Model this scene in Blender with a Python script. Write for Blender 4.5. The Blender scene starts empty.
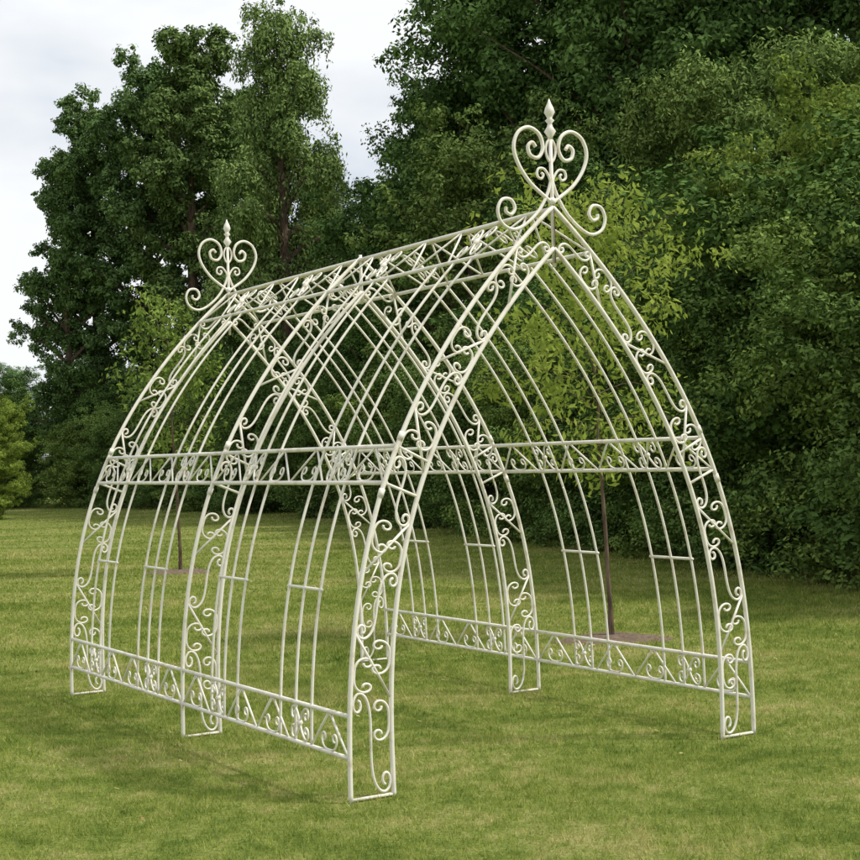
import bpy, math, numpy as np
from mathutils import Matrix, Vector
rng=np.random.default_rng(7)
D=bpy.data; S=bpy.context.scene; COL=S.collection
S.view_settings.view_transform='Standard'; S.view_settings.look='None'; S.view_settings.exposure=0

# ---------------------------------------------------------------- helpers
def link(o,parent=None):
    COL.objects.link(o)
    if parent: o.parent=parent
    return o
def mesh_from(name,V,F4=None,F3=None,mats=(),midx=None,tint=None,smooth=False):
    me=D.meshes.new(name)
    F4=np.zeros((0,4),int) if F4 is None else np.asarray(F4); F3=np.zeros((0,3),int) if F3 is None else np.asarray(F3)
    nl=F4.size+F3.size; npoly=len(F4)+len(F3)
    me.vertices.add(len(V)); me.vertices.foreach_set('co',np.asarray(V,np.float32).ravel())
    me.loops.add(nl); me.loops.foreach_set('vertex_index',np.concatenate([F4.ravel(),F3.ravel()]).astype(np.int32))
    me.polygons.add(npoly)
    st=np.concatenate([np.arange(len(F4))*4, F4.size+np.arange(len(F3))*3]).astype(np.int32)
    me.polygons.foreach_set('loop_start',st)
    if midx is not None: me.polygons.foreach_set('material_index',np.asarray(midx,np.int32))
    me.polygons.foreach_set('use_smooth',np.full(npoly,smooth,bool))
    if tint is not None:
        a=me.attributes.new('tint','FLOAT','FACE'); a.data.foreach_set('value',np.asarray(tint,np.float32))
    for m in mats: me.materials.append(m)
    me.update(calc_edges=True); me.validate()
    return me
def crom(P,n=8):
    P=np.asarray(P,float); Q=np.concatenate([[2*P[0]-P[1]],P,[2*P[-1]-P[-2]]]); out=[]
    for i in range(len(P)-1):
        a,b,c,d=Q[i:i+4]
        for t in np.arange(n)/n: out.append(.5*((2*b)+(c-a)*t+(2*a-5*b+4*c-d)*t*t+(3*b-a-3*c+d)*t**3))
    out.append(P[-1]); return np.array(out)
class Tubes:
    def __init__(s): s.V=[];s.F=[];s.T=[];s.n=0
    def add(s,P,r,sides=8,caps=True):
        P=np.asarray(P,float); n=len(P); r=np.broadcast_to(np.asarray(r,float),(n,))
        T=np.gradient(P,axis=0); T/=np.linalg.norm(T,axis=1)[:,None]+1e-12
        ref=np.array([0,0,1.]) if abs(T[0][2])<.9 else np.array([0,1.,0])
        N=np.zeros_like(P); v=ref-T[0]*ref.dot(T[0]); v/=np.linalg.norm(v)
        for i in range(n):
            v=v-T[i]*v.dot(T[i]); v/=np.linalg.norm(v)+1e-12; N[i]=v
        B=np.cross(T,N); a=np.arange(sides)/sides*2*np.pi
        R=P[:,None]+r[:,None,None]*(np.cos(a)[None,:,None]*N[:,None]+np.sin(a)[None,:,None]*B[:,None])
        s.V.append(R.reshape(-1,3))
        i=np.arange(n-1)[:,None]*sides; j=np.arange(sides)[None]; k=(j+1)%sides
        q=np.stack([i+j,i+k,i+sides+k,i+sides+j],-1).reshape(-1,4)+s.n
        s.F.append(q)
        if caps:
            b=s.n+n*sides; s.V.append(np.array([P[0],P[-1]]))
            jj=np.arange(sides); kk=(jj+1)%sides
            s.T.append(np.stack([s.n+kk,s.n+jj,np.full(sides,b)],1)); o=s.n+(n-1)*sides
            s.T.append(np.stack([o+jj,o+kk,np.full(sides,b+1)],1)); s.n+=2
        s.n+=n*sides
    def mesh(s,name,mats,smooth=True):
        return mesh_from(name,np.concatenate(s.V),np.concatenate(s.F),np.concatenate(s.T) if s.T else None,mats,smooth=smooth)
def nodes(name):
    m=D.materials.new(name); m.use_nodes=True; nt=m.node_tree; nt.nodes.clear(); return m,nt,nt.nodes,nt.links
def ramp(nd,stops):
    r=nd.new('ShaderNodeValToRGB'); e=r.color_ramp.elements
    while len(e)<len(stops): e.new(.5)
    for k,(p,c) in enumerate(stops): e[k].position=p; e[k].color=(*c,1)
    return r
def noise(nd,lk,vec,scale,detail=4,rough=.55):
    n=nd.new('ShaderNodeTexNoise'); n.inputs['Scale'].default_value=scale; n.inputs['Detail'].default_value=detail; n.inputs['Roughness'].default_value=rough
    if vec is not None: lk.new(vec,n.inputs['Vector'])
    return n

# ---------------------------------------------------------------- materials
def leaf_mat(name,dark,light,trans=.3):
    m,nt,nd,lk=nodes(name)
    at=nd.new('ShaderNodeAttribute'); at.attribute_name='tint'
    r=ramp(nd,[(0,dark),(1,light)]); lk.new(at.outputs['Fac'],r.inputs['Fac'])
    oi=nd.new('ShaderNodeObjectInfo')
    mx=nd.new('ShaderNodeMix'); mx.data_type='RGBA'; mx.blend_type='MULTIPLY'; mx.inputs['Factor'].default_value=1
    lk.new(r.outputs['Color'],mx.inputs[6]); lk.new(oi.outputs['Color'],mx.inputs[7])
    b=nd.new('ShaderNodeBsdfDiffuse'); o=nd.new('ShaderNodeOutputMaterial'); lk.new(mx.outputs[2],b.inputs['Color'])
    if trans:
        t=nd.new('ShaderNodeBsdfTranslucent')
        ms=nd.new('ShaderNodeMixShader'); ms.inputs[0].default_value=trans
        lk.new(mx.outputs[2],t.inputs['Color'])
        lk.new(b.outputs[0],ms.inputs[1]); lk.new(t.outputs[0],ms.inputs[2]); lk.new(ms.outputs[0],o.inputs['Surface'])
    else: lk.new(b.outputs[0],o.inputs['Surface'])
    return m
M_leaf=leaf_mat('tree_foliage',(.050,.088,.026),(.205,.28,.09),.25)
M_far=leaf_mat('far_tree_foliage',(.050,.088,.028),(.18,.255,.085),0)
M_sap=leaf_mat('young_tree_foliage',(.20,.28,.04),(.40,.47,.10),.45)
def bark_mat():
    m,nt,nd,lk=nodes('bark'); tc=nd.new('ShaderNodeTexCoord'); mp=nd.new('ShaderNodeMapping'); mp.inputs['Scale'].default_value=(6,6,1.2)
    lk.new(tc.outputs['Object'],mp.inputs[0]); n=noise(nd,lk,mp.outputs[0],4,3)
    r=ramp(nd,[(.3,(.05,.034,.024)),(.7,(.19,.14,.10))]); lk.new(n.outputs[0],r.inputs[0])
    b=nd.new('ShaderNodeBsdfDiffuse'); bp=nd.new('ShaderNodeBump'); bp.inputs['Strength'].default_value=.6
    lk.new(n.outputs[0],bp.inputs['Height']); lk.new(bp.outputs[0],b.inputs['Normal']); lk.new(r.outputs[0],b.inputs['Color'])
    o=nd.new('ShaderNodeOutputMaterial'); lk.new(b.outputs[0],o.inputs[0]); return m
M_bark=bark_mat()
def cream():
    m,nt,nd,lk=nodes('cream_painted_iron'); tc=nd.new('ShaderNodeTexCoord')
    n=noise(nd,lk,tc.outputs['Object'],14,5); r=ramp(nd,[(.30,(.60,.53,.41)),(.47,(.78,.74,.645)),(.8,(.80,.765,.68))]); lk.new(n.outputs[0],r.inputs[0])
    n2=noise(nd,lk,tc.outputs['Object'],160,3); bp=nd.new('ShaderNodeBump'); bp.inputs['Strength'].default_value=.2; bp.inputs['Distance'].default_value=.002
    b=nd.new('ShaderNodeBsdfPrincipled'); b.inputs['Roughness'].default_value=.5
    lk.new(n2.outputs[0],bp.inputs['Height']); lk.new(bp.outputs[0],b.inputs['Normal']); lk.new(r.outputs[0],b.inputs['Base Color'])
    o=nd.new('ShaderNodeOutputMaterial'); lk.new(b.outputs[0],o.inputs[0]); return m
M_iron=cream()
def grass_color(nd,lk):
    g=nd.new('ShaderNodeNewGeometry')
    n1=noise(nd,lk,g.outputs['Position'],.5,4,.6); n2=noise(nd,lk,g.outputs['Position'],6,3,.7)
    a=nd.new('ShaderNodeMath'); a.operation='MULTIPLY_ADD'; a.inputs[1].default_value=.45
    lk.new(n1.outputs[0],a.inputs[0]); b=nd.new('ShaderNodeMath'); b.operation='MULTIPLY'; b.inputs[1].default_value=.55
    lk.new(n2.outputs[0],b.inputs[0]); lk.new(b.outputs[0],a.inputs[2])
    mp=nd.new('ShaderNodeMapping'); mp.inputs['Rotation'].default_value=(0,0,math.radians(20)); lk.new(g.outputs['Position'],mp.inputs[0])
    wv=nd.new('ShaderNodeTexWave'); wv.bands_direction='Y'; wv.inputs['Scale'].default_value=.30; wv.inputs['Distortion'].default_value=1.5; wv.inputs['Detail'].default_value=1; lk.new(mp.outputs[0],wv.inputs[0])
    c=nd.new('ShaderNodeMath'); c.operation='MULTIPLY_ADD'; c.inputs[1].default_value=.045; lk.new(wv.outputs['Fac'],c.inputs[0]); lk.new(a.outputs[0],c.inputs[2])
    return g,c
def ground_mat():
    m,nt,nd,lk=nodes('mown_lawn'); g,a=grass_color(nd,lk)
    r=ramp(nd,[(.41,(.125,.175,.037)),(.52,(.21,.255,.062)),(.63,(.33,.325,.12))]); lk.new(a.outputs[0],r.inputs[0])
    n3=noise(nd,lk,g.outputs['Position'],45,3,.7)
    r3=ramp(nd,[(.3,(.55,.55,.55)),(.7,(1.15,1.15,1.15))]); lk.new(n3.outputs[0],r3.inputs[0])
    mx=nd.new('ShaderNodeMix'); mx.data_type='RGBA'; mx.blend_type='MULTIPLY'; mx.inputs['Factor'].default_value=1
    lk.new(r.outputs[0],mx.inputs[6]); lk.new(r3.outputs[0],mx.inputs[7])
    b=nd.new('ShaderNodeBsdfDiffuse')
    bp=nd.new('ShaderNodeBump'); bp.inputs['Strength'].default_value=.7; bp.inputs['Distance'].default_value=.03; lk.new(n3.outputs[0],bp.inputs['Height'])
    lk.new(bp.outputs[0],b.inputs['Normal']); lk.new(mx.outputs[2],b.inputs['Color'])
    o=nd.new('ShaderNodeOutputMaterial'); lk.new(b.outputs[0],o.inputs[0]); return m
def blade_mat():
    m,nt,nd,lk=nodes('grass_blades'); g,a=grass_color(nd,lk)
    r=ramp(nd,[(.41,(.19,.265,.050)),(.52,(.33,.39,.088)),(.63,(.50,.48,.18))]); lk.new(a.outputs[0],r.inputs[0])
    at=nd.new('ShaderNodeAttribute'); at.attribute_name='tint'
    r3=ramp(nd,[(0,(.5,.6,.5)),(.85,(1.22,1.14,1.1)),(1,(1.5,1.3,1.8))]); lk.new(at.outputs['Fac'],r3.inputs[0])
    mx=nd.new('ShaderNodeMix'); mx.data_type='RGBA'; mx.blend_type='MULTIPLY'; mx.inputs['Factor'].default_value=1
    lk.new(r.outputs[0],mx.inputs[6]); lk.new(r3.outputs[0],mx.inputs[7])
    b=nd.new('ShaderNodeBsdfDiffuse')
    t=nd.new('ShaderNodeBsdfTranslucent'); ms=nd.new('ShaderNodeMixShader'); ms.inputs[0].default_value=.4; o=nd.new('ShaderNodeOutputMaterial')
    lk.new(mx.outputs[2],b.inputs['Color']); lk.new(mx.outputs[2],t.inputs['Color'])
    lk.new(b.outputs[0],ms.inputs[1]); lk.new(t.outputs[0],ms.inputs[2]); lk.new(ms.outputs[0],o.inputs['Surface']); return m
def soil():
    m,nt,nd,lk=nodes('bare_soil'); tc=nd.new('ShaderNodeTexCoord'); n=noise(nd,lk,tc.outputs['Object'],22,6,.7)
    r=ramp(nd,[(.3,(.08,.052,.032)),(.7,(.28,.20,.135))]); lk.new(n.outputs[0],r.inputs[0])
    b=nd.new('ShaderNodeBsdfPrincipled'); b.inputs['Roughness'].default_value=.95; bp=nd.new('ShaderNodeBump'); bp.inputs['Distance'].default_value=.03
    lk.new(n.outputs[0],bp.inputs['Height']); lk.new(bp.outputs[0],b.inputs['Normal']); lk.new(r.outputs[0],b.inputs['Base Color'])
    o=nd.new('ShaderNodeOutputMaterial'); lk.new(b.outputs[0],o.inputs[0]); return m
M_ground=ground_mat(); M_blade=blade_mat(); M_soil=soil()

# ---------------------------------------------------------------- ground + grass
gme=D.meshes.new('ground'); gme.from_pydata([(-300,-60,0),(300,-60,0),(300,500,0),(-300,500,0)],[],[(0,1,2,3)]); gme.materials.append(M_ground)
link(D.objects.new('ground',gme))
SOIL=[(1.43,12.05,.50,.32),(-3.6,20.9,.5,.4)]
def grass():
    parts=[]
    for d0,d1,den,L,w in [(4.2,7.5,5800,.030,.0047),(7.5,11,3300,.033,.0065),(11,17,1350,.036,.011),(17,27,440,.040,.018),(27,60,95,.040,.032)]:
        k=.42; area=k*(d1*d1-d0*d0); n=int(area*den)
        y=np.sqrt(rng.uniform(d0*d0,d1*d1,n)); x=rng.uniform(-k,k,n)*y
        keep=np.ones(n,bool)
        if d0==27: keep&=rng.random(n)>((y-27)/33)**1.2   # thin out with distance
        for sx,sy,a,b in SOIL: keep&=(((x-sx)/a)**2+((y-sy)/b)**2)>rng.uniform(.6,1.1,n)
        cl=.5+.25*np.sin(x*3.1+np.sin(y*2.3)*2)*np.sin(y*2.7+np.sin(x*1.7)*2)+.25*np.sin(x*11+np.sin(y*9)*2)*np.sin(y*13+np.sin(x*7)*2)
        x,y,cl=x[keep],y[keep],cl[keep]; n=len(x)
        l=L*rng.uniform(.5,1.35,n)*(.6+.8*cl); l*=np.where(rng.random(n)<.015,1.9,1); az=rng.uniform(0,2*np.pi,n); lean=rng.uniform(.15,1.0,n)
        tip=np.stack([x+np.cos(az)*l*lean,y+np.sin(az)*l*lean,l*(1-.35*lean)],1)
        ba=rng.uniform(0,2*np.pi,n); bx=np.cos(ba)*w/2; by=np.sin(ba)*w/2
        A=np.stack([x-bx,y-by,np.full(n,-.003)],1); B=np.stack([x+bx,y+by,np.full(n,-.003)],1)
        t=rng.beta(2,2,n)*.85; t[rng.random(n)<.06]=1
        parts.append((np.stack([A,B,tip],1).reshape(-1,3),t))
    V=np.concatenate([p[0] for p in parts]); t=np.concatenate([p[1] for p in parts])
    F=np.arange(len(V)).reshape(-1,3)
    link(D.objects.new('grass',mesh_from('grass',V,None,F,[M_blade],tint=t)))
grass()
def litter():
    m,nt,nd,lk=nodes('dry_leaf'); at=nd.new('ShaderNodeAttribute'); at.attribute_name='tint'
    r=ramp(nd,[(0,(.16,.10,.045)),(.6,(.34,.27,.10)),(1,(.46,.43,.20))]); lk.new(at.outputs['Fac'],r.inputs[0]); b=nd.new('ShaderNodeBsdfDiffuse'); lk.new(r.outputs[0],b.inputs[0])
    o=nd.new('ShaderNodeOutputMaterial'); lk.new(b.outputs[0],o.inputs[0])
    n=420; y=np.sqrt(rng.uniform(18,18**2,n)); x=rng.uniform(-.42,.42,n)*y; a=rng.uniform(0,6.28,n); l=rng.uniform(.008,.02,n)
    c=np.stack([x,y,rng.uniform(.008,.02,n)],1); t=np.stack([np.cos(a),np.sin(a),rng.uniform(-.3,.5,n)],1)*l[:,None]; s=np.stack([-np.sin(a),np.cos(a),rng.uniform(-.5,.5,n)],1)*l[:,None]*.55
    V=np.stack([c-t,c+s,c+t,c-s],1).reshape(-1,3)
    link(D.objects.new('fallen_leaves',mesh_from('fallen_leaves',V,np.arange(4*n).reshape(-1,4),None,[m],tint=rng.random(n))))
litter()
def soil_patch(x,y,a,b,seed):
    r=np.random.default_rng(seed); n=48; V=[(0,0,.045)];F=[]
    for ring,(q,z) in enumerate([(.35,.04),(.7,.028),(1,-.006)]):
        for i in range(n):
            t=i/n*2*np.pi; j=1+.12*math.sin(3*t+seed)+r.uniform(-.05,.05)
            V.append((a*q*j*math.cos(t),b*q*j*math.sin(t),z+r.uniform(-.006,.008)*(ring<2)))
    for i in range(n): F.append((0,1+i,1+(i+1)%n))
    for k in range(2):
        for i in range(n): F.append((1+k*n+i,1+(k+1)*n+i,1+(k+1)*n+(i+1)%n,1+k*n+(i+1)%n))
    me=D.meshes.new('soil_patch'); me.from_pydata(V,[],F); me.materials.append(M_soil)
    for p in me.polygons:p.use_smooth=True
    o=link(D.objects.new('soil_patch',me)); o.location=(x,y,0)
for i,s in enumerate(SOIL): soil_patch(*s,i+3)

# ---------------------------------------------------------------- gazebo
W,L,H,HF,DW=2.4655,3.9189,2.765,3.301,.225
ZB1,ZB2,ZS1,ZS2,Q=1.60,1.432,.387,.20,2.6
AL=.5550
gz=D.objects.new('iron_garden_gazebo',None); link(gz); gz.location=(.6413,7.2759,0); gz.rotation_euler=(0,0,AL)
def wf(z): return W/2*(1-(np.clip(z/H,0,1))**Q)
zt=np.concatenate([np.linspace(0,H*.9,300),np.linspace(H*.9,H,120)[1:]]); xt=wf(zt)
st=np.concatenate([[0],np.cumsum(np.hypot(np.diff(xt),np.diff(zt)))]); ST=st[-1]
def outer(s): return np.interp(s,st,xt),np.interp(s,st,zt)
def s_of_z(z): return float(np.interp(z,zt,st))
def strip(s,v):
    s=np.asarray(s,float); e=.01
    x,z=outer(s); x1,z1=outer(np.clip(s+e,0,ST)); x0,z0=outer(np.clip(s-e,0,ST))
    tx,tz=x1-x0,z1-z0; l=np.hypot(tx,tz); tx,tz=tx/l,tz/l
    d=DW-(DW-.15)*np.clip(s/ST,0,1)
    return x-tz*d*v, z+tx*d*v*1.0
def scroll(kind,T=2.3*np.pi,p=4.5,n=56):
    s=np.linspace(-1,1,n*4+1)
    if kind=='S': ph=T*np.abs(s)**p
    else: ph=T*np.sign(s)*np.abs(s)**p
    dx=np.cos(ph); dy=np.sin(ph)
    x=np.concatenate([[0],np.cumsum((dx[1:]+dx[:-1])/2)]); y=np.concatenate([[0],np.cumsum((dy[1:]+dy[:-1])/2)])
    x=x[::4];y=y[::4]
    x=(x-x.min())/(x.max()-x.min()); y=(y-y.min())/(y.max()-y.min()); return x,y
SS=scroll('S',T=2.5*np.pi,p=2.7); SC=scroll('C',T=2.1*np.pi,p=2.2)
RR,RS,RB=.0118,.0062,.0072
def arch_mesh():
    t=Tubes()
    s=np.linspace(0,ST,90)
    sin_=np.linspace(0,ST,160); ix,iz=strip(sin_,1.0); k=ix>-.0; last=np.argmax(~k) if (~k).any() else len(k); 
    s_in_end=sin_[last-1]
    for sg in (-1,1):
        x,z=outer(s); t.add(np.stack([sg*x,0*x,z],1),RR)
        t.add(np.stack([sg*ix[:last],0*ix[:last],iz[:last]],1),RR)
        def put(u,v,r=RS,dy=0,sides=6):
            X,Z=strip(u,v); t.add(np.stack([sg*X,0*X+dy,Z],1),r,sides)
        put(np.array([.012,.012]),np.array([0,1.]),.008)
        a=.03; i=0
        while a<s_in_end-.12:
            kind='S' if i%2==0 else 'D'; ln=(.46 if i==0 else .34) if kind=='S' else .26
            sc=1-.25*a/ST; ln*=sc; b=min(a+ln,s_in_end-.02)
            if kind=='S':
                x,y=SS; fl=(i//2)%2
                v=.07+.86*(y if fl else 1-y); put(a+(b-a)*x,v,.0068)
                if i==0:
                    x,y=SC; put(a+(b-a)*(.52+.40*x),.94-.36*y)
            else:
                fl=(i//2)%2
                v0,v1=(0,1) if fl else (1,0)
                put(np.array([a-.03,b+.03]),np.array([v0,v1]),.0068)
                x,y=SC
                put(a+(b-a)*(.02+.62*x),(.07+.42*y) if not fl else 1-(.07+.42*y))
                put(a+(b-a)*(.98-.62*x),(1-(.07+.42*y)) if not fl else (.07+.42*y))
            a=b; i+=1
        for zz in (ZB2,ZB1):
            q=s_of_z(zz); put(np.array([q,q]),np.array([0,1.]),.0075)
        for q in (s_of_z(ZB1)+.05,s_of_z(ZB2)-.05):
            X,Z=outer(np.array([q-.02,q+.02])); t.add(np.stack([sg*X,0*X,Z],1),RR+.0032,10)
    t.add(np.array([[0,0,H-.28],[0,0,H+.02]]),.010)
    return t.mesh('arch_frame',[M_iron])
am=arch_mesh()
for i,y in enumerate([0,L/2,L]):
    o=D.objects.new('arch_frame_%d'%(i+1),am); link(o,gz); o.location=(0,y,0)
CURL=crom([(0,0),(.010,.020),(.032,.046),(.060,.060),(.082,.048),(.080,.022),(.058,.014),(.046,.030),(.058,.040)],6)
def lattice(t,mp,y0,y1,cells,hgt,scrolls):
    for v in (0,1):
        yy=np.linspace(y0,y1,4); t.add(np.array([mp(a,v) for a in yy]),.0110,8)
    for c in range(cells):
        a=y0+(y1-y0)*c/cells; b=y0+(y1-y0)*(c+1)/cells; w=b-a; m=(a+b)/2
        for e,sx in ((a,1),(b,-1)):
            t.add(np.array([mp(e,0),mp(e+sx*.19*w,1)]),.0058,6)
            t.add(np.array([mp(e+sx*.19*w,1),mp(e+sx*.38*w,0)]),.0058,6)
            if scrolls:
                x,y=SC
                t.add(np.array([mp(e+sx*(.19*w+.075*w*(2*xx-1)),.06+.40*yy) for xx,yy in zip(x,y)]),.0048,6)
        for sx in (-1,1):
            for sv in (-1,1):
                pts=[mp(m+sx*(cx_+.002),.5+sv*(cz_/hgt*1.25)) for cx_,cz_ in CURL]
                t.add(np.array(pts),.0055,6)
        t.add(np.array([mp(m,.40),mp(m,.5),mp(m,.60)]),[.008,.017,.008],8)
def side_map(sg,zlo,zhi):
    def f(y,v):
        z=zlo+(zhi-zlo)*v; return (sg*float(wf(z)),y,z)
    return f
for sg,nm in ((-1,'left'),(1,'right')):
    for nme,lo,hi in (('eaves_rail',ZB2,ZB1),('base_rail',ZS2,ZS1),('ridge_rail',H-.215,H-.012)):
        t=Tubes()
        for b in range(2): lattice(t,side_map(sg,lo,hi),b*L/2+.012,(b+1)*L/2-.012,2,hi-lo,nme!='ridge_rail')
        o=D.objects.new('%s_%s'%(nm,nme),t.mesh(nme,[M_iron])); link(o,gz)
    t=Tubes()
    for b in range(2):
        for g in ((.19,.275,.36),(.62,.705,.79)):
            for q in g:
                y=(b+q)*L/2; z=np.linspace(ZS2,H-.215,60); t.add(np.stack([sg*wf(z),0*z+y,z],1),RB,6)
            zc=.93; x=float(wf(zc))*sg; t.add(np.array([(x,(b+g[0]-.008)*L/2,zc),(x,(b+g[-1]+.008)*L/2,zc)]),.008,6)
    o=D.objects.new('%s_wall_ribs'%nm,t.mesh('wall_ribs',[M_iron])); link(o,gz)
def finial():
    t=Tubes()
    heart=crom([(0,0),(.055,.035),(.135,.095),(.200,.18),(.224,.262),(.195,.335),(.130,.365),(.068,.335),(.048,.270),(.078,.220),(.125,.228),(.138,.270),(.112,.292),(.092,.272)],8)
    inner=crom([(0,.035),(.016,.085),(.045,.120),(.080,.118),(.088,.085),(.064,.070),(.050,.090),(.062,.100)],8)
    inner2=crom([(0,.160),(.020,.185),(.030,.225),(.022,.262),(.004,.285)],8)
    shoul=crom([(0,.10),(.030,.02),(.085,-.065),(.165,-.135),(.240,-.165),(.305,-.140),(.330,-.080),(.305,-.025),(.252,-.020),(.228,-.060),(.250,-.092),(.280,-.082),(.282,-.060)],8)
    for sg in (-1,1):
        for c,z0,r in ((heart,2.785,.0096),(inner,2.83,.0066),(inner2,2.82,.006),(shoul,2.805,.0086)):
            t.add(np.stack([sg*c[:,0],0*c[:,0],z0+c[:,1]],1),r,8)
    t.add(np.array([[0,0,H-.3],[0,0,3.19]]),.010)
    pr=[(.010,3.10),(.014,3.115),(.030,3.14),(.014,3.165),(.011,3.18),(.024,3.195),(.012,3.205),(.016,3.215),(.027,3.235),(.021,3.258),(.010,3.28),(.002,3.303)]
    t.add(np.array([[0,0,z] for r,z in pr]),[r for r,z in pr],14)
    t.add(np.array([[0,0,2.775],[0,0,2.79],[0,0,2.81]]),[.012,.022,.012],10)
    return t.mesh('scroll_finial',[M_iron])
fm=finial()
for i,y in enumerate([0,L]):
    o=D.objects.new('scroll_finial_%d'%(i+1),fm); link(o,gz); o.location=(0,y,0)

# ---------------------------------------------------------------- trees
def leaves(C,R,n_each,size,droop,r,flat=.75,sub=9):
    C=np.asarray(C);R=np.asarray(R)
    w=R**2/np.mean(R**2); cnt=np.maximum((n_each*w).astype(int),8)
    idx=np.repeat(np.arange(len(C)),cnt); n=len(idx)
    SD=r.normal(size=(len(C),sub,3)); SD/=np.linalg.norm(SD,axis=2)[:,:,None]; SR=r.uniform(.35,1,(len(C),sub))
    k=r.integers(0,sub,n); base=SD[idx,k]*SR[idx,k][:,None]
    d=r.normal(size=(n,3)); d/=np.linalg.norm(d,axis=1)[:,None]
    off=(base+d*(r.random(n)**.5)[:,None]*.42)*R[idx][:,None]; off[:,2]*=flat
    if droop: off[:,2]-=droop*R[idx]*r.random(n)*np.hypot(off[:,0],off[:,1])/R[idx]
    c=C[idx]+off
    N=d*.7+base*.5+np.array([0,0,.5])+r.normal(size=(n,3))*.45; N/=np.linalg.norm(N,axis=1)[:,None]
    t=r.normal(size=(n,3))+np.array([0,0,-.5-droop]); t-=N*(t*N).sum(1)[:,None]; t/=np.linalg.norm(t,axis=1)[:,None]+1e-9
    b=np.cross(N,t); l=(size*r.uniform(.6,1.3,n))[:,None]; wd=l*(.52 if not droop else .40)
    V=np.stack([c-t*l*.5,c+b*wd*.5-N*l*.05,c+t*l*.5-N*l*.12,c-b*wd*.5-N*l*.05],1).reshape(-1,3)
    ct=r.random(len(C)); tint=np.clip(.45*ct[idx]+.2*r.random((len(C),sub))[idx,k]+.35*r.random(n),0,1)
    return V,tint
def gen_tree(name,seed,h,rad,base=.15,limbs=26,prof=None,leaf=.17,total=90000,cr=(.5,.95),droop=0,trunk=.02,elev=(.25,1.1),mat=None,stems=1,steps=6,leafflat=.75):
    r=np.random.default_rng(seed); t=Tubes(); C=[];R=[]
    for sidx in range(stems):
        lean=r.uniform(-.04,.04,2)*h if stems==1 else r.uniform(-.35,.35,2)*h*.5
        zz=np.linspace(0,1,14); P=np.stack([lean[0]*zz+np.cumsum(r.normal(0,.004*h,14))*(zz>0),lean[1]*zz+np.cumsum(r.normal(0,.004*h,14))*(zz>0),zz*h*.95],1)
        P[0,2]=-.05; tr=h*trunk*(1-zz*.93)/math.sqrt(stems); tr[0]*=1.35; t.add(P,tr,8)
        nl=limbs//stems
        for i in range(nl):
            q=(i+r.uniform(.1,.9))/nl; f=base+(1-base)*q*.97
            p0=np.array([np.interp(f,zz,P[:,k]) for k in range(3)])
            az=i*2.39996+r.uniform(-.5,.5)+sidx; e=elev[0]+(elev[1]-elev[0])*q+r.uniform(-.15,.15)
            Ln=rad*prof(q)*r.uniform(.62,1.18)/max(math.cos(e),.45)/(1.2 if stems>1 else 1)
            u=np.linspace(0,1,7); dr=np.array([math.cos(az)*math.cos(e),math.sin(az)*math.cos(e),math.sin(e)])
            B=p0+dr*Ln*u[:,None]; B[:,2]+=-(droop*.5+.10)*Ln*u**2; B+=np.cumsum(r.normal(0,.02*Ln,(7,3)),0)*u[:,None]
            t.add(B,np.maximum(np.interp(f,zz,tr)*.55*(1-u*.9),.004*min(1,h/5)),5)
            ns=max(2,int(steps*Ln/rad+1))
            for s in np.linspace(.3,1.02,ns):
                c=np.array([np.interp(min(s,1),u,B[:,k]) for k in range(3)])
                rr=r.uniform(*cr)*(1.15-.35*s); c=c+r.normal(0,.35*rr,3)
                C.append(c);R.append(rr)
        C.append(P[-1]+np.array([0,0,-.02*h]));R.append(cr[0]*.9)
        C.append(P[-1]+np.array([0,0,.02*h]));R.append(cr[0]*.5)
    C=np.array(C);R=np.array(R); C[:,2]=np.maximum(C[:,2],R*.5)
    LV,ti=leaves(C,R,total/len(C),leaf,droop,r,leafflat)
    TV=np.concatenate(t.V);TF=np.concatenate(t.F);TT=np.concatenate(t.T)
    nb=len(TV); LF=np.arange(len(LV)).reshape(-1,4)+nb
    V=np.concatenate([TV,LV]); F4=np.concatenate([TF,LF])
    mi=np.concatenate([np.zeros(len(TF)),np.ones(len(LF)),np.zeros(len(TT))]); tn=np.concatenate([np.zeros(len(TF)),ti,np.zeros(len(TT))])
    return mesh_from(name,V,F4,TT,[M_bark,mat or M_leaf],mi,tn)
col=lambda q:min(1,.55+.9*q)*(1-max(0,q-.45)**1.5*1.9)
dome=lambda q:max(.18,math.sqrt(max(0,1-(max(0,q-.3)/.72)**2)))*(.75+.25*min(1,q*3))
birch=lambda q:max(.12,min(1,.6+q)*(1-max(0,q-.3)*1.15))
A1=gen_tree('alder_a',11,18,3.3,.08,40,col,.175,82000,(.5,.95),mat=M_far)
A2=gen_tree('alder_b',12,18,3.0,.10,38,col,.175,76000,(.48,.95),mat=M_far)
B1=gen_tree('birch',13,17,3.6,.12,44,birch,.16,92000,(.5,.95),droop=.9,elev=(.5,1.15),mat=M_far)
C1=gen_tree('oak_a',14,16,4.6,.10,48,dome,.165,95000,(.7,1.3),mat=M_far)
C2=gen_tree('oak_b',15,16,4.3,.08,46,dome,.165,90000,(.7,1.3),mat=M_far)
Mw=gen_tree('willow',16,8.4,2.5,.08,40,dome,.11,76000,(.35,.7),droop=.5,mat=M_far)
Md=gen_tree('thorn',17,9,2.7,.08,40,dome,.12,60000,(.4,.75),mat=M_far)
S1=gen_tree('shrub_a',18,5.5,1.9,.05,34,dome,.075,66000,(.28,.5),stems=2,trunk=.015)
S2=gen_tree('shrub_b',19,5.2,1.8,.05,34,dome,.072,62000,(.28,.5),stems=2,trunk=.015)
H1=gen_tree('bush_a',20,2.7,1.7,.02,36,dome,.056,56000,(.25,.45),stems=4,trunk=.015,mat=M_far)
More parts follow.
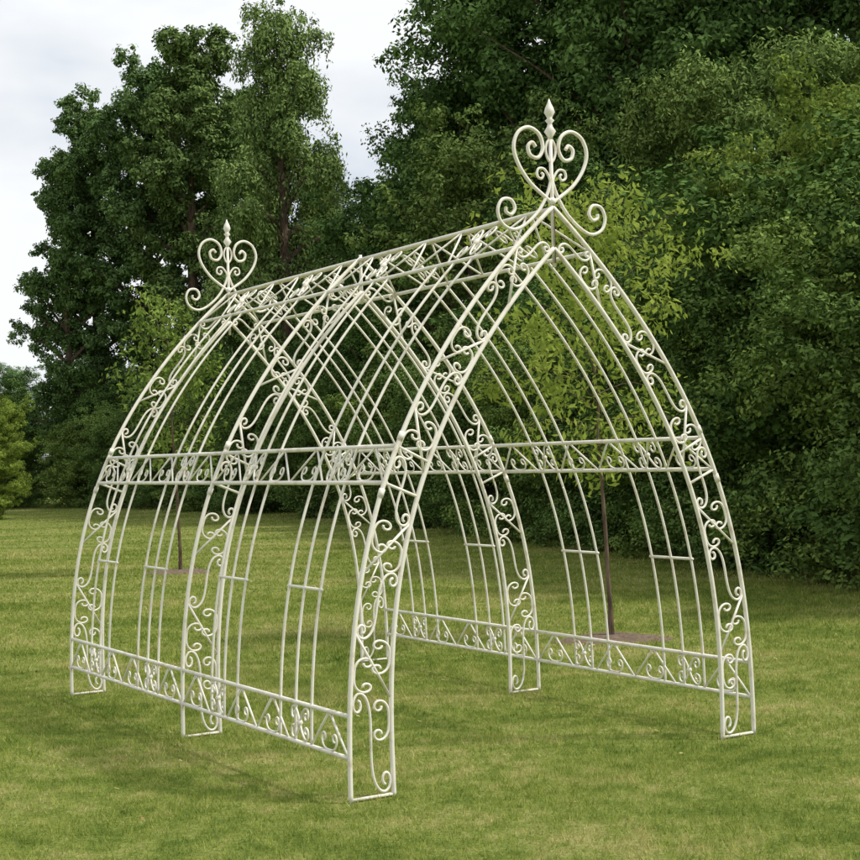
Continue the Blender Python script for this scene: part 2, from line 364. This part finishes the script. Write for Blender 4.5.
H2=gen_tree('bush_b',21,2.6,1.6,.02,36,dome,.062,50000,(.25,.45),stems=4,trunk=.015,mat=M_far)
def place(name,me,x,y,h,h0,c=(1,1,1),wide=1.0,rot=None):
    o=D.objects.new(name,me); link(o); o.location=(x,y,0); s=h/h0; o.scale=(s*wide,s*wide,s)
    o.rotation_euler=(0,0,rng.uniform(0,6.28) if rot is None else rot); o.color=(*c,1); return o
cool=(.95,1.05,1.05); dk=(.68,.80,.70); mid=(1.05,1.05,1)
place('alder_tree',A1,-14.1,58,14.2,18,cool,.85,1.0); place('alder_tree',A2,-12.9,59,16.6,18,cool,.9,2.0)
place('alder_tree',A1,-11.0,57,17.6,18,cool,.9,3.0); place('alder_tree',A2,-9.2,55,18.4,18,mid,.95,4.4)
place('alder_tree',A1,-7.4,58,16.5,18,(.85,.95,.85),.95,5.5)
place('birch_tree',B1,-4.8,48,17.6,17,(1.45,1.4,1.3),.85,.6); place('birch_tree',B1,-2.9,52,13.2,17,(1.2,1.2,1.1),.8,2.6)
place('birch_tree',B1,-6.0,51,14.5,17,(1.2,1.2,1.15),.8,4.6)
for x,y,h,m in [(.4,46,12.4,C1),(2.7,43,15.6,C2),(3.9,42,17,C1),(6.0,39,16.5,C2),(8.2,38,17,C1),(11.2,36,16,C2)]:
    place('oak_tree',m,x,y,h,16,(.80,.93,.80),.9 if x<3 else 1.0)
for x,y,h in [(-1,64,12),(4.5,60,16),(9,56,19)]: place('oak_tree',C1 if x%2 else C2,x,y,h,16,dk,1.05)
place('hawthorn_tree',Md,1.0,36,9.2,9,(1.2,1.15,.95)); place('hawthorn_tree',Md,-1.6,41,8.5,9,dk); place('hawthorn_tree',Md,3.4,33,7.4,9,dk)
place('willow_tree',Mw,5.1,28,8.1,8.4,(1.25,1.18,1.0),1.0); place('willow_tree',Mw,7.2,27,8.6,8.4,(1.3,1.25,1.1)); place('willow_tree',Mw,9.5,26,8.8,8.4,(1.3,1.3,1.0))
place('hazel_shrub',S1,4.9,20.3,5.4,5.5,(1.75,1.6,1.1)); place('hazel_shrub',S2,4.0,21.5,4.0,5.2,(1.1,1.15,.85)); place('hazel_shrub',S2,6.0,19,5.6,5.2,(1.6,1.5,.95)); place('hazel_shrub',S1,7.6,17.5,5.6,5.5,mid)
hedge=[(7.4,12.5,2.6),(6.3,13.6,2.7),(5.4,15.0,2.7),(5.0,16.6,3.0),(4.6,18.0,2.9),(4.1,19.3,2.7),(3.7,20.8,2.5),(3.2,22.3,2.4),(2.7,24,2.5),(2.0,26,2.6),(1.2,28.7,2.6),(.2,32,2.7),(-1.3,35.5,2.7),(-3.2,39.5,2.8),(-5.4,43.5,2.8),(-7.2,47.5,2.7),(-9.2,51,2.7),(-11.4,53.5,2.6),(-13.6,56,2.6),(-16,58.5,2.6),(-18.5,60.5,2.7),(-21.2,62,2.8),(-24,63,2.7)]
for i,(x,y,h) in enumerate(hedge):
    place('hedge_bush',H1 if i%2 else H2,x,y,h,2.65,(1.05,1.1,.9) if i%3 else (1.4,1.35,1.0),1.15)
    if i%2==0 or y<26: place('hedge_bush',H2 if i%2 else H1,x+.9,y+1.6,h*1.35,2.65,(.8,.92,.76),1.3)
for x,y,h in [(-13.2,45,3.3),(-17,56,4.2),(-20,58,4.5)]: place('field_maple_tree',S2,x,y,h,5.2,(1.9,1.75,1.05),1.0)
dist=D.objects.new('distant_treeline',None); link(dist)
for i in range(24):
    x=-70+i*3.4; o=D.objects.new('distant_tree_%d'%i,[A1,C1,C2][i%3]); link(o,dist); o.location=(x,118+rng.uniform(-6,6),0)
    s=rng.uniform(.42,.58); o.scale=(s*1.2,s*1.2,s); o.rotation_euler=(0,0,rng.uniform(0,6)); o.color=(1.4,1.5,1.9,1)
Y1=gen_tree('young_cherry',31,3.75,1.0,.40,26,dome,.075,5000,(.20,.36),droop=.6,trunk=.0062,elev=(.35,1.1),mat=M_sap,steps=5)
Y2=gen_tree('young_maple',32,3.85,.8,.40,22,dome,.09,3200,(.22,.36),droop=.3,trunk=.0065,elev=(.35,1.1),mat=M_leaf,steps=5)
place('young_cherry_tree',Y1,1.43,12.05,3.75,3.75,(1,1,1),1,2.6)
place('young_maple_tree',Y2,-3.6,20.9,3.85,3.85,(1.5,1.45,1.0),1,1.0)

# ---------------------------------------------------------------- sky + sun
sd=Vector((.95,-.20,0)).normalized(); el=math.radians(51); sdir=Vector((sd.x*math.cos(el),sd.y*math.cos(el),math.sin(el)))
w=D.worlds.new('World'); S.world=w; w.use_nodes=True; nt=w.node_tree; nd=nt.nodes; lk=nt.links; nd.clear()
sky=nd.new('ShaderNodeTexSky'); sky.sky_type='NISHITA'; sky.sun_disc=False; sky.sun_elevation=el; sky.sun_rotation=math.atan2(sd.x,sd.y)
tc=nd.new('ShaderNodeTexCoord'); mp=nd.new('ShaderNodeMapping'); mp.inputs['Scale'].default_value=(1,1,2.2); lk.new(tc.outputs['Generated'],mp.inputs[0])
n=noise(nd,lk,mp.outputs[0],2.6,5,.55); cr=ramp(nd,[(.28,(0,0,0)),(.44,(1,1,1))]); lk.new(n.outputs[0],cr.inputs[0])
cc=ramp(nd,[(.40,(5.2,5.6,6.15)),(.56,(7.0,7.15,7.3))]); lk.new(n.outputs[0],cc.inputs[0])
mx=nd.new('ShaderNodeMix'); mx.data_type='RGBA'; lk.new(cr.outputs[0],mx.inputs[0]); lk.new(sky.outputs[0],mx.inputs[6]); lk.new(cc.outputs[0],mx.inputs[7])
bg=nd.new('ShaderNodeBackground'); bg.inputs['Strength'].default_value=.14; lk.new(mx.outputs[2],bg.inputs[0])
wo=nd.new('ShaderNodeOutputWorld'); lk.new(bg.outputs[0],wo.inputs[0])
sl=D.lights.new('sun','SUN'); sl.energy=3.5; sl.angle=math.radians(4); sl.color=(1,.955,.88)
so=link(D.objects.new('sun',sl)); so.rotation_euler=sdir.to_track_quat('Z','Y').to_euler(); so.location=(20,0,30)

# ---------------------------------------------------------------- camera
f,p,r_=1470.08,.0174,.0308
U0=Vector((0,-math.sin(p),math.cos(p))); R0=Vector((1,0,0)); F=Vector((0,math.cos(p),math.sin(p)))
Rv=R0*math.cos(r_)-U0*math.sin(r_); Uv=R0*math.sin(r_)+U0*math.cos(r_)
cam=D.cameras.new('camera'); cam.sensor_width=36; cam.lens=f/860*36; cam.clip_end=2000; cam.clip_start=.05
co=link(D.objects.new('camera',cam)); m=Matrix((Rv,Uv,-F)).transposed().to_4x4(); m.translation=Vector((0,0,1.55)); co.matrix_world=m
S.camera=co
